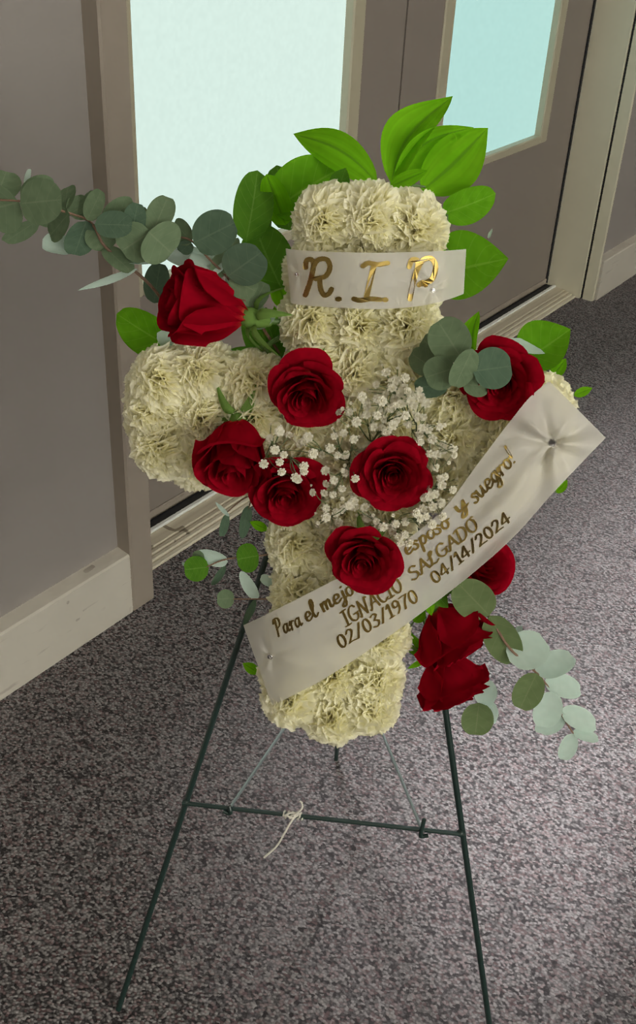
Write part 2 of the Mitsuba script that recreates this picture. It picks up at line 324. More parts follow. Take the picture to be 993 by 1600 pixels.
put('tail', mikit.ply(tube(spline([at(452, 1276, .012), at(464, 1270, .014), at(472, 1262, .014), at(471, 1254, .013), at(468, 1252, .012)], 6), .001, 6), 'twine_fibre', smooth=True), tw)

# ------------------------------------------------------------------ foam cross
fx = thing('foam_cross', 'dark green foam cross mostly hidden under the white carnations', 'flower foam')
def slab(s0, s1, t0, t1, n0, n1):
    m = box(s0, s1, t0, t1, n0, n1, .006); m.vertices = np.array([pl(*v) for v in m.vertices]); return m
scene[fx] = mikit.ply(cat([slab(-.042, .042, .415, .858, .005, .042), slab(-.178, -.042, .655, .738, .005, .042), slab(.042, .155, .655, .738, .005, .042)]), 'foam')

# ------------------------------------------------------------------ carnations
def carnation_petal(alpha, az, ln, half, rg, rows=6, cols=21, serr=.10, ra=.17):
    """a frilled fan: grows from below the flower's centre at `alpha` from the axis, at azimuth az"""
    u = np.linspace(-1, 1, cols)[None, :]; s = np.linspace(0, 1, rows)[:, None]**.8
    ph = rg.uniform(0, 6.28, 4); fr = rg.uniform(2.2, 3.6)
    zig = np.where(np.arange(cols) % 2 == 0, 0, 1)[None, :]*rg.uniform(.5, 1.2, cols)[None, :]
    ll = ln*(1-.10*u**2+.05*np.sin(2.5*u+ph[3]))*(1-serr*zig*(s > .99))
    w = half*(.18+.82*s**.9)
    bend = alpha+(.30*s**2.2)*(1 if alpha > .5 else .4)
    x = ll*s*np.sin(u*w)*1.0
    rad = ll*s*np.cos(u*w)
    ruff = ln*(ra*s**1.6)*(np.sin(fr*3.0*u+ph[0])*.6+np.sin(fr*4.2*u+ph[1])*.55+.35*np.sin(5*s+ph[2]))
    z = rad*np.cos(bend)-ruff*np.sin(bend)
    o = rad*np.sin(bend)+ruff*np.cos(bend)
    P = np.stack([o*np.cos(az)-x*np.sin(az), o*np.sin(az)+x*np.cos(az), z-.019], -1)
    return gridmesh(P)
VARS = []
for v in range(5):
    rg = np.random.default_rng(100+v); inner = []
    for al, n, ln, hf in ((.05, 5, .0312, .6), (.22, 7, .0318, .6), (.42, 9, .0316, .58), (.62, 10, .0314, .58), (.84, 11, .0310, .6), (1.06, 10, .0305, .65)):
        for i in range(n):
            inner.append(carnation_petal(al+rg.normal(0, .07), 6.283*(i+rg.uniform(-.3, .3))/n+al*7, ln*rg.uniform(.93, 1.05), hf, rg, serr=.05, ra=.24))
    guards = [carnation_petal(1.30+rg.normal(0, .08), 6.283*(i+rg.uniform(-.2, .2))/8, .031*rg.uniform(.95, 1.06), .62, rg, 6, 21, .045, .2) for i in range(8)]
    mm, uu = merge_sheets(inner)
    VARS.append((mikit.ply(mm, 'carnation_petal', smooth=True, uv=uu), [mikit.ply(gm, 'carnation_petal', smooth=True, uv=gu) for gm, gu in guards]))
def carnation(s, t, n, axis, sc=1.0, where=''):
    reg = 'left' if s < -.075 else 'right' if s > .075 else 'top' if t > .845 else 'neck' if t > .735 else 'mid' if t > .63 else 'shaft' if t > .53 else 'foot'
    grp = {'left': 'on the left arm', 'right': 'on the right arm', 'top': 'above the R.I.P. ribbon', 'neck': 'between the R.I.P. ribbon and the roses', 'mid': 'among the roses', 'shaft': 'above the long ribbon', 'foot': 'at the foot of the cross'}[reg]
    c = thing('carnation', 'frilly cream white carnation '+where, 'carnation', 'white carnations '+grp)
    v = VARS[rng.integers(len(VARS))]
    tw_ = place(pl(s, t, n), frame(loc(axis), rng.uniform(0, 6.28)), sc*1.08)
    put('petals', {**v[0], 'to_world': tw_}, c, kind='stuff')
    for gp in v[1]: put('petal', {**gp, 'to_world': tw_}, c)
ORD = ['top row', 'second row', 'third row', 'fourth row', 'fifth row', 'sixth row', 'seventh row', 'eighth row', 'ninth row', 'tenth row', 'eleventh row', 'twelfth row']
PITCH_T = .0405
rows = .424+PITCH_T*np.arange(12)
def jit(a): return rng.uniform(-a, a)
for i, t in enumerate(rows):
    for c in (-1, 0, 1):
        if t < .46 and abs(c) == 1 and t < .43: s_, tt = c*.042, t+.006
        else: s_, tt = c*.0435, t
        carnation(s_+jit(.003), tt+jit(.003)+(.006 if c == 0 and t > .8 else 0)-(.006 if c == 0 and t < .44 else 0), .062+jit(.003)+(.004 if c == 0 else 0), (c*.45+jit(.12), (-.35 if t < .43 else .35 if t > .87 else 0)+jit(.12), 1), rng.uniform(.95, 1.06), ('at the left edge' if c < 0 else 'at the right edge' if c > 0 else 'in the middle')+' of the upright, '+(ORD[len(rows)-1-i]+' from the top' if i > 2 else ['bottom row', 'second row from the foot', 'third row from the foot'][i]))
for sgn in (-1, 1):
    for a in (.090, .135, .184):
        for b in (-1, 0, 1):
            if a > .16 and b != 0: aa, bb = a-.008-(.024 if sgn > 0 and b < 0 else 0), b*.036
            else: aa, bb = a, b*.042
            carnation(sgn*aa*(1 if sgn < 0 else .93)+jit(.003), .697+bb+jit(.003), .060+jit(.003), (sgn*(.6 if a > .16 else .1)+jit(.1), b*.45+jit(.1), 1), rng.uniform(.97, 1.06), 'on the '+('left' if sgn < 0 else 'right')+' arm, '+{-1: 'lower', 0: 'middle', 1: 'upper'}[b]+' row, '+('nearest the upright' if a < .1 else 'at the arm end' if a > .16 else 'halfway along'))
# round the sides of the foam
SD = {-1: 'left', 1: 'right'}
for t, h in zip(np.arange(.45, .64, .05), ('lowest', 'second from the foot', 'third from the foot', 'just under the arm')):
    for sg in (-1, 1): carnation(sg*.050, t+jit(.004), .028, (sg*1.0, jit(.1), .25), 1, f'wrapping the {SD[sg]} side of the lower shaft, {h}')
for t, h in zip(np.arange(.77, .86, .046), ('just above the arm', 'beside the short ribbon')):
    for sg in (-1, 1): carnation(sg*.050, t+jit(.004), .028, (sg*1.0, jit(.1), .25), 1, f'wrapping the {SD[sg]} side of the neck, {h}')
for s_, sd in ((-.03, 'left'), (.02, 'right')):
    carnation(s_, .862, .028, (jit(.1), 1.0, .3), 1, f'wrapping the cross top, {sd} one'); carnation(s_, .412, .030, (jit(.1), -1.0, .3), 1, f'wrapping the underside of the foot, {sd} one')
for sg in (-1, 1):
    for a in (.10, .145):
        h = 'nearer the upright' if a < .12 else 'nearer the arm end'; carnation(sg*a, .735, .028, (jit(.1), 1.0, .25), 1, f'on the upper side of the {SD[sg]} arm, {h}'); carnation(sg*a, .660, .028, (jit(.1), -1.0, .25), 1, f'under the {SD[sg]} arm, {h}')
    carnation(sg*(.193 if sg < 0 else .177), .715, .028, (sg*1.0, .3, .2), 1, f'wrapping the {SD[sg]} arm end, upper one'); carnation(sg*(.193 if sg < 0 else .160), .678, .028, (sg*1.0, -.3, .2), 1, f'wrapping the {SD[sg]} arm end, lower one')

# ------------------------------------------------------------------ leaves
def leaf(bx, by, tx, ty, w, nb, nt, roll=0.0, cup=.15, bend=.0, shape='ruscus', fold=0.0, wave=0.0, arc=0.0, rows=16, cols=9):
    """a leaf from its base to its tip (pixels of the picture on the planes nb and nt above the easel), w wide across"""
    Bp, Tp = at(bx, by, nb), at(tx, ty, nt)
    ax = Tp-Bp; ln = np.linalg.norm(ax); ax /= ln
    lat = unit(np.cross(ax, EYE-(Bp+Tp)/2)); nrm = np.cross(lat, ax)
    if nrm@(EYE-Bp) < 0: lat, nrm = -lat, -nrm
    ro = math.radians(roll); lat, nrm = math.cos(ro)*lat+math.sin(ro)*nrm, -math.sin(ro)*lat+math.cos(ro)*nrm
    hw = w*depth((Bp+Tp)/2)/FOC/2/max(.25, math.cos(ro))
    s = np.linspace(0, 1, rows); 
    if shape == 'ruscus': pr = s**.62*(1-s)**1.05*(1+.7*s); pr = pr/pr.max()
    elif shape == 'salal': pr = (s**.45)*((1-s)**.55); pr = pr/pr.max()
    elif shape == 'euca': pr = np.sqrt(np.clip(1-((s-.52)/.52)**2, 0, 1))**.95; pr[0] = .0; pr = pr/pr.max()
    else: pr = s**.7*(1-s)**.95; pr = pr/pr.max()
    v = np.linspace(-1, 1, cols)
    P = Bp+s[:, None, None]*ln*ax+pr[:, None, None]*hw*v[None, :, None]*lat
    hgt = cup*hw*(pr[:, None]*v[None, :])**2+fold*hw*pr[:, None]*np.abs(v)[None, :]+bend*ln*np.sin(np.pi*s)[:, None]+wave*hw*np.sin(9*s[:, None]+2*np.sign(v)[None, :])*np.abs(v)[None, :]*pr[:, None]
    P = P+(arc*ln*np.sin(np.pi*s**.9)**1.1)[:, None, None]*lat
    return gridmesh(P+hgt[..., None]*nrm)
def sprig(name, label, catg, stems, leaves, mat, stem_mat='green_stem', srad=.0013, group=None, shape='ruscus'):
    """stems: polylines of (x, y, n); leaves: tuples for leaf(), optionally with a dict"""
    t = thing(name, label, catg, group)
    for st in stems:
        pts = spline([at(*p) for p in st], 6)
        put('stem', mikit.ply(tube(pts, np.linspace(srad*1.3, srad*.75, len(pts)), 6), stem_mat, smooth=40), t)
    for lf in leaves:
        kw = {'shape': shape, **(lf[-1] if isinstance(lf[-1], dict) else {})}; mt = kw.pop('mat', mat)
        if mt == 'euca_leaf' and rng.uniform() < .35: mt = 'euca_dark'
        a = lf[:-1] if isinstance(lf[-1], dict) else lf
        m, uv = leaf(*a, **kw); put('leaf', mikit.ply(m, mt, smooth=True, uv=uv), t)
    return t
D = dict
# broad green sprigs behind the cross
sprig('ruscus_sprig', 'fan of tall bright green pointed leaves rising above the cross top', 'leaf sprig',
  [[(610, 420, .01), (613, 340, .0), (614, 285, -.005)], [(614, 300, .0), (640, 290, -.005), (664, 292, -.01)]],
  [(611, 288, 707, 150, 66, -.005, -.02, 18, D(bend=-.06, cup=.5, fold=.25, arc=-.15)), (614, 290, 740, 199, 44, -.012, -.02, -35, D(bend=-.1, cup=.3, arc=-.12)),
   (658, 298, 762, 200, 84, -.012, -.03, -8, D(bend=-.04, cup=.3, arc=.03)), (608, 292, 668, 266, 24, .0, .0, 10)], 'ruscus_leaf')
sprig('ruscus_sprig', 'bright green pointed leaf curving left above the cross top', 'leaf sprig',
  [[(598, 380, .01), (592, 320, .0), (588, 284, -.005)]],
  [(590, 288, 458, 209, 56, -.005, -.02, 14, D(bend=.10, cup=.3, arc=.12)), (524, 308, 540, 262, 34, .01, .02, 20, D(mat='salal_leaf'))], 'ruscus_leaf')
sprig('ruscus_sprig', 'two broad lime green leaves right of the R.I.P. ribbon', 'leaf sprig',
  [[(660, 470, .0), (690, 420, .0), (700, 380, -.005), (698, 335, -.01)]],
  [(690, 334, 774, 302, 54, -.01, -.015, -22, D(bend=.05, cup=.2, shape='salal', mat='lime_leaf')), (672, 432, 794, 404, 104, -.01, .01, 15, D(bend=.03, cup=.3, fold=.15, mat='lime_leaf'))], 'ruscus_leaf')
sprig('salal_sprig', 'broad dark green veined leaves left of the R.I.P. ribbon', 'leaf sprig',
  [[(455, 560, .0), (440, 470, .0), (425, 400, .0), (422, 350, .0), (430, 300, .0)]],
  [(424, 330, 534, 262, 86, .0, -.02, 12, D(mat='lime_leaf', bend=.08, cup=.25, fold=.2)), (384, 378, 402, 266, 62, .02, .0, -12, D(bend=.06, cup=.3)),
   (446, 352, 416, 272, 44, .0, .01, 15, D(mat='ruscus_leaf')), (440, 452, 398, 352, 84, .01, .005, 12, D(bend=.08, cup=.3)),
   (452, 360, 432, 258, 60, -.01, -.015, -25, D()), (446, 480, 432, 432, 34, .01, .0, 10, D(mat='ruscus_leaf'))], 'salal_leaf', shape='salal')
sprig('ruscus_sprig', 'bright green leaf pointing left from under the upper left rose', 'leaf sprig',
  [[(330, 560, .02), (300, 553, .02), (272, 546, .02)]], [(276, 548, 182, 490, 64, .02, .01, 15, D(cup=.3, bend=.05, shape='salal', mat='lime_leaf')), (300, 552, 245, 520, 34, .03, .035, 40, D(mat='euca_pale', shape='salal'))], 'ruscus_leaf')
sprig('ruscus_sprig', 'broad green leaf with folded edge behind the right arm rose', 'leaf sprig',
  [[(770, 640, .02), (800, 590, .015), (815, 560, .01)]],
  [(808, 566, 891, 514, 80, .01, .01, 20, D(bend=.05, cup=.3, fold=.15, arc=.05, mat='lime_leaf')), (862, 590, 884, 560, 22, .0, .0, 10), (860, 548, 770, 535, 22, .012, .02, -50, D(mat='euca_pale'))], 'ruscus_leaf')
sprig('ruscus_sprig', 'small curled lime leaf rising behind the right eucalyptus leaves', 'leaf sprig',
  [[(715, 600, .02), (735, 560, .02), (738, 540, .02)]], [(738, 548, 748, 486, 28, .02, .03, 30, D(bend=.12, cup=.8))], 'ruscus_leaf')
for lab, st, lv in (('tiny green leaf tip beyond the right arm end', (880, 625, .02), (896, 618, 925, 606, 15, .02, .02)),
                    ('tiny lime leaf tip under the right end of the long ribbon', (850, 740, .03), (868, 770, 886, 750, 16, .03, .03)),
                    ('small green leaf tip left of the long ribbon, lower end', (430, 1040, .03), (404, 1052, 379, 1036, 17, .03, .03)),
                    ('small lime leaf tip below the lower left rose', (440, 835, .04), (418, 828, 390, 815, 15, .045, .05)),
                    ('small green leaf tip below the long ribbon, above the lower roses', (630, 990, .03), (646, 972, 664, 952, 20, .03, .03))):
    sprig('ruscus_sprig', lab, 'leaf sprig', [[st, (lv[0], lv[1], lv[5])]], [lv], 'ruscus_leaf', srad=.001)
sprig('ruscus_sprig', 'dark green leaves tucked between the left arm and the neck', 'leaf sprig',
  [[(440, 590, .03), (415, 545, .04), (385, 500, .04)], [(440, 590, .03), (430, 540, .03), (415, 480, .03)]],
  [(436, 565, 376, 505, 44, .025, .03, 10), (440, 560, 410, 490, 34, .03, .04, -20), (425, 565, 360, 545, 26, .025, .02, 20), (445, 545, 428, 478, 26, .02, .03, 15, D(mat='ruscus_leaf'))], 'salal_leaf')

sprig('ruscus_sprig', 'tuft of dark green leaves between the long ribbon and the drooping roses', 'leaf sprig',
  [[(650, 900, .03), (672, 925, .045), (690, 935, .05)]],
  [(668, 915, 700, 950, 26, .05, .05, 15, D(mat='salal_leaf')), (680, 905, 722, 925, 22, .045, .04, -20, D(mat='salal_leaf')), (665, 920, 674, 962, 20, .05, .05, 30), (690, 905, 735, 945, 18, .04, .03, 20, D(mat='salal_leaf'))], 'ruscus_leaf')
sprig('ruscus_sprig', 'spiky lime green leaflets left of the lowest rose', 'leaf sprig',
  [[(628, 960, .02), (645, 995, .03), (668, 1025, .035)]],
  [(672, 1026, 640, 1018, 14, .035, .04, 15), (670, 1028, 636, 1045, 9, .035, .04, 20), (664, 1022, 640, 988, 12, .035, .04, 25), (668, 1020, 690, 1008, 16, .04, .045, -30, D(mat='euca_pale'))], 'ruscus_leaf')
# eucalyptus
EU = dict(stem_mat='euca_stem', shape='euca', srad=.0011)
sprig('eucalyptus_sprig', 'long eucalyptus branch with round grey-green leaves reaching left past the wall', 'eucalyptus',
  [[(330, 560, .02), (270, 490, .035), (235, 446, .05), (200, 415, .055), (176, 396, .06), (160, 380, .065), (148, 356, .07), (136, 343, .07), (108, 333, .075), (70, 322, .08), (30, 314, .08), (-30, 312, .08)]],
  [(-8, 314, 10, 268, 60, .08, .06, 20), (30, 316, -28, 330, 80, .08, .07, 20), (31, 318, 96, 312, 70, .085, .10, 8, D(cup=.1)), (32, 312, 86, 290, 52, .075, .06, -25),
   (108, 333, 78, 368, 36, .08, .06, -38), (100, 330, 106, 292, 30, .07, .05, 45), (58, 345, 8, 378, 26, .06, .05, 40), (110, 390, 66, 382, 34, .05, .06, -35, D(mat='euca_pale', cup=.6)),
   (108, 335, 136, 318, 40, .07, .05, 10), (135, 345, 116, 398, 46, .075, .06, 20), (136, 344, 158, 298, 30, .08, .09, 15), (140, 345, 138, 300, 20, .07, .055, 50),
   (146, 350, 168, 388, 48, .07, .06, -15), (148, 350, 206, 352, 42, .085, .09, 12, D(cup=.1)), (160, 345, 208, 316, 38, .065, .05, -20), (205, 370, 215, 318, 36, .075, .08, 8),
   (190, 372, 232, 330, 40, .07, .06, -15), (196, 376, 228, 404, 40, .065, .06, 20), (120, 338, 118, 306, 36, .065, .05, 20), (75, 322, 62, 352, 40, .07, .06, 10), (225, 372, 250, 330, 30, .07, .06, 25),
   (162, 386, 205, 424, 30, .06, .07, 30), (40, 292, 46, 264, 9, .06, .05, 30, D(mat='euca_pale')), (215, 420, 121, 454, 12, .06, .08, 55, D(mat='euca_pale', shape='lance')),
   (180, 398, 245, 405, 26, .055, .06, 45, D(mat='euca_pale'))], 'euca_leaf', **EU)
sprig('eucalyptus_sprig', 'eucalyptus branch with large round leaves above the upper left rose', 'eucalyptus',
  [[(436, 552, .03), (412, 515, .045), (391, 482, .055), (376, 463, .06), (353, 431, .065), (328, 406, .07), (300, 377, .07), (280, 370, .066)]],
  [(236, 362, 190, 392, 66, .08, .08, 10), (232, 362, 268, 396, 76, .085, .08, 12, D(cup=.1)), (238, 364, 262, 308, 42, .075, .06, 15), (300, 378, 272, 348, 32, .07, .06, 30), (298, 378, 282, 394, 24, .07, .06, 10),
   (330, 405, 248, 388, 36, .06, .05, 48, D(mat='euca_pale')), (302, 380, 366, 348, 66, .08, .09, 10, D(cup=.1)), (330, 406, 352, 425, 34, .07, .06, 25), (350, 428, 366, 372, 28, .07, .05, 35),
   (300, 395, 344, 425, 34, .06, .07, 40, D(mat='euca_pale')), (355, 432, 408, 394, 68, .075, .09, -10, D(cup=.12)), (358, 436, 400, 455, 44, .07, .075, 10), (392, 484, 414, 442, 32, .06, .05, 20),
   (380, 470, 410, 505, 34, .06, .055, 30), (352, 432, 378, 470, 14, .06, .06, 50, D(mat='euca_pale')), (240, 474, 250, 412, 40, .03, .03, 15), (398, 510, 430, 490, 22, .05, .06, 30, D(mat='euca_pale'))], 'euca_leaf', **EU)
sprig('eucalyptus_sprig', 'rosette of dark round eucalyptus leaves over the right arm rose', 'eucalyptus',
  [[(650, 625, .06), (680, 600, .085), (705, 580, .105), (728, 575, .115)]],
  [(722, 562, 684, 502, 66, .115, .11, 10, D(cup=.1)), (738, 580, 798, 572, 66, .12, .115, 8, D(cup=.12)), (712, 574, 664, 590, 54, .115, .11, 10), (738, 545, 710, 604, 38, .125, .12, 30),
   (682, 580, 642, 552, 40, .095, .08, 15), (700, 600, 648, 606, 36, .1, .09, 15), (722, 600, 762, 604, 38, .112, .105, 20), (690, 560, 660, 530, 40, .095, .08, 25)], 'euca_leaf', **EU)
sprig('eucalyptus_sprig', 'trailing eucalyptus branch with pale round leaves hanging at the lower right', 'eucalyptus',
  [[(670, 900, .02), (720, 925, .035), (762, 962, .045), (795, 1012, .05), (838, 1052, .05), (861, 1082, .05), (876, 1115, .05), (895, 1146, .048)]],
  [(764, 962, 716, 912, 62, .05, .065, 8, D(cup=.1, mat='euca_olive')), (765, 962, 802, 1034, 54, .05, .045, -10, D(cup=.15, mat='euca_olive')), (796, 1034, 850, 1000, 62, .055, .04, 12, D(cup=.12, mat='euca_pale')), (838, 1054, 893, 1024, 42, .05, .03, 25, D(mat='euca_pale')),
   (850, 1066, 906, 1078, 37, .05, .03, 20, D(mat='euca_pale')), (838, 1052, 812, 1107, 46, .055, .06, 14, D(mat='euca_olive')), (862, 1080, 848, 1136, 44, .055, .055, 14, D(mat='euca_pale')), (876, 1114, 930, 1132, 36, .05, .03, 25, D(mat='euca_pale')),
   (876, 1110, 844, 1146, 34, .05, .04, 35, D(mat='euca_pale')), (894, 1145, 934, 1154, 19, .048, .04, 30, D(mat='euca_pale')), (894, 1146, 880, 1187, 27, .048, .045, 20, D(mat='euca_pale')), (800, 1010, 812, 978, 14, .045, .02, 30, D(mat='euca_pale'))], 'euca_leaf', **EU)
sprig('eucalyptus_sprig', 'short eucalyptus sprig hanging under the lowest red rose', 'eucalyptus',
  [[(690, 1030, .0), (725, 1070, .0), (748, 1098, .0)]],
  [(748, 1098, 742, 1148, 50, .005, .01, 12, D(mat='euca_olive')), (740, 1068, 772, 1096, 40, .0, -.01, 20, D(mat='euca_pale')), (752, 1098, 776, 1124, 26, .0, -.01, 35, D(mat='euca_pale'))], 'euca_leaf', **EU)
sprig('eucalyptus_sprig', 'thin eucalyptus sprig with three leaves pointing left from the shaft', 'eucalyptus',
  [[(440, 862, .04), (408, 868, .045), (370, 871, .05), (345, 876, .05), (320, 887, .05)]],
  [(404, 868, 370, 874, 46, .048, .055, 10, D(cup=.2, mat='salal_leaf')), (356, 878, 306, 864, 24, .05, .045, 30, D(mat='euca_pale', shape='salal')), (326, 886, 288, 890, 40, .05, .055, 10, D(cup=.2, mat='salal_leaf')), (318, 878, 300, 868, 26, .048, .045, 20),
   (300, 886, 284, 880, 7, .045, .04, 40, D(mat='euca_pale')), (350, 884, 333, 914, 12, .045, .03, 45)], 'euca_leaf', **{**EU, 'srad': .0008})
sprig('eucalyptus_sprig', 'thin eucalyptus sprig just above the left end of the long ribbon', 'eucalyptus',
  [[(440, 938, .05), (412, 936, .05), (380, 936, .05), (360, 936, .05)]],
  [(366, 935, 339, 936, 30, .05, .055, 10), (401, 937, 376, 892, 20, .05, .055, 25, D(mat='euca_pale', shape='salal')), (398, 936, 380, 980, 12, .05, .04, 40, D(shape='lance')), (430, 912, 407, 902, 17, .04, .035, 20, D(mat='euca_pale'))], 'euca_leaf', **{**EU, 'srad': .0007})
sprig('eucalyptus_sprig', 'few small grey-green leaves hanging below the two left roses', 'eucalyptus',
  [[(395, 770, .04), (372, 785, .045), (352, 803, .05)], [(395, 770, .04), (388, 795, .05)]],
  [(358, 807, 336, 784, 7, .05, .055, 30, D(mat='euca_pale', shape='lance')), (354, 803, 346, 838, 14, .05, .05, 30), (387, 790, 378, 842, 18, .05, .05, 30, D(shape='salal'))], 'euca_leaf', **{**EU, 'srad': .0007})
sprig('eucalyptus_sprig', 'single white curled leaf sliver right of the upper lime leaf', 'eucalyptus',
  [[(745, 385, -.01), (755, 378, -.01), (762, 372, -.01)]], [(762, 373, 769, 357, 5, -.01, -.01, 35, D(mat='euca_pale', shape='lance'))], 'euca_leaf', **{**EU, 'srad': .0005})

# ------------------------------------------------------------------ roses
def rose_petals(v, cup=False):
    rg = np.random.default_rng(500+v); out = []; n = 17 if cup else 27; th = rg.uniform(0, 6.28)
    for k in range(n):
        f = k/(n-1); th += 2.39996+rg.normal(0, .12)
        core = max(0, 1-f/.42)
        r = .0026+.0245*f**1.08                                  # radius at the waist
        h = .0425-.004*(1-f)*0+.003*math.sin(f*3.1)-.014*max(0, f-.45)/.55
        half = 2.3*core+.98*(1-core)-.12*f
        if cup: h = .0455-.003*(1-f)-.006*max(0, f-.7)/.3; r = .0030+.0215*f**.9; half += .42*f
        fl = (.002+.011*max(0, f-.25)/.75*rg.uniform(.85, 1.25))*(.55 if cup else 1)   # how far the rim rolls out
        a, b = 15, 13
        vv = np.linspace(0, 1, a)[:, None]; u = np.linspace(-1, 1, b)[None, :]
        pt = rg.uniform(-.2, .2)
        top = 1-(.13 if cup else .20)*np.abs(u-pt)**2.4+(.01 if cup else .03)*np.cos(3*u+rg.uniform(0, 6))
        V = vv*top
        wid = half*(.45+.55*np.sin(np.clip(V*1.25, 0, 1)*np.pi/2))
        phi = th+u*wid
        rr = r*(np.sin(np.clip(V*1.12, 0, 1)*np.pi/2)**.75)*(1+.06*np.sin(2*phi+k))
        rr = np.where(V > .82, rr*(1-.55*core*(V-.82)), rr)
        curl = np.clip((V-.66)/.34, 0, 1)
        if cup: top = top-.30*np.abs(u)**6; V = vv*top
        edge = (.8+.2*np.abs(u)**2) if cup else .45+.55*np.abs(u)**2                                # corners roll back more
        rr = rr+fl*curl**1.7*(.7+.5*edge)+.0012*np.abs(u)**3*(1-core)
        z = h*V-fl*1.05*curl**2.6*edge
        wob = (.0003 if cup else .0007)*np.sin(5*phi+9*V+k)*V*(1-core)
        P = np.stack([(rr+wob)*np.cos(phi), (rr+wob)*np.sin(phi), z+wob], -1)
        out.append(gridmesh(P))
    return out
RV = []
for v in range(7): RV.append([mikit.ply(m, 'rose_petal', smooth=True, uv=uv) for m, uv in rose_petals(v, v > 3)])
def sepal_meshes():
    out = []
    for k in range(5):
        a = 6.283*k/5; s = np.linspace(0, 1, 9)[:, None]; u = np.linspace(-1, 1, 5)[None, :]
        w = .0055*(s**.3)*(1-s)**.8*1.5
        rad = .006+.017*s+.004*s**2; z = -.002+.010*s-.022*s**2.0+0*u
        P = np.stack([(rad+0*u)*np.cos(a)-u*w*np.sin(a), (rad+0*u)*np.sin(a)+u*w*np.cos(a), z-.0015*np.abs(u)], -1)
        out.append(gridmesh(P))
    return out
SEP = [mikit.ply(m, 'sepal', smooth=True, uv=uv) for m, uv in sepal_meshes()]
hip = trimesh.creation.revolve(np.array([[0, -.012], [.003, -.0115], [.0062, -.006], [.0075, .0], [.006, .004], [0, .005]]), sections=14)
HIP = mikit.ply(hip, 'sepal', smooth=True)
def rose(label, x, y, n, axis, size, spin, v, stem, stretch=1.0):
    """centre of the flower at pixel x, y on the plane n; axis in (right, up, viewer)"""
    t = thing('rose', label, 'rose', 'red roses')
    ax = unit(loc(axis)); sc = size
    base = at(x, y, n)-ax*.028*sc*stretch
    tw_ = place(base, frame(ax, spin)*[1, 1, stretch], sc)
    for sh in RV[v]: put('petal', {**sh, 'to_world': tw_}, t)
    for sh in SEP: put('sepal', {**sh, 'to_world': tw_}, t)
    put('calyx', {**HIP, 'to_world': tw_}, t)
    pts = spline([base-ax*.010*sc, base-ax*.035*sc, *[pl(*q) for q in stem]], 8)
    put('stem', mikit.ply(tube(pts, .0025, 8), 'rose_stem', smooth=40), t)
rose('large red rose turned sideways at the upper left, under the eucalyptus', 303, 474, .085, (-.85, .20, .42), 1.16, .4, 4, [(-.13, .73, .03)], 1.5)
rose('open red rose below the neck, nearest the R.I.P. ribbon', 479, 617, .105, (.05, -.32, .94), .94, 1.0, 1, [(-.05, .70, .03)])
rose('red rose at left, upper of the two touching roses', 366, 718, .100, (.06, -.60, .76), 1.14, 2.2, 5, [(-.08, .69, .03)], 1.3)
rose('red rose at left, lower of the two touching, half under white filler blooms', 446, 770, .095, (.12, -.25, .95), .95, 3.6, 3, [(-.05, .66, .03)])
rose('open red rose in the centre of the white filler blooms', 613, 740, .108, (.06, -.03, 1), .93, .3, 0, [(.02, .66, .03)])
rose('red rose overlapping the upper edge of the long ribbon', 568, 874, .120, (-.03, -.20, .98), .93, 4.4, 1, [(.01, .60, .03)])
rose('red rose on the right arm, partly behind dark eucalyptus leaves', 780, 599, .095, (-.10, -.18, .95), .94, 5.0, 2, [(.10, .70, .03)])
rose('red rose peeking out behind the long ribbon at right', 752, 884, .035, (.35, .25, .55), 1.0, .8, 6, [(.06, .59, .03)])
rose('upper of the two drooping red roses at the lower right', 714, 998, .045, (.62, -.66, .42), 1.3, 1.7, 4, [(.07, .57, .02)])
rose('lower of the two drooping red roses, lowest rose of all', 704, 1074, .035, (.45, -.78, .42), 1.25, 2.9, 6, [(.06, .52, .02)])
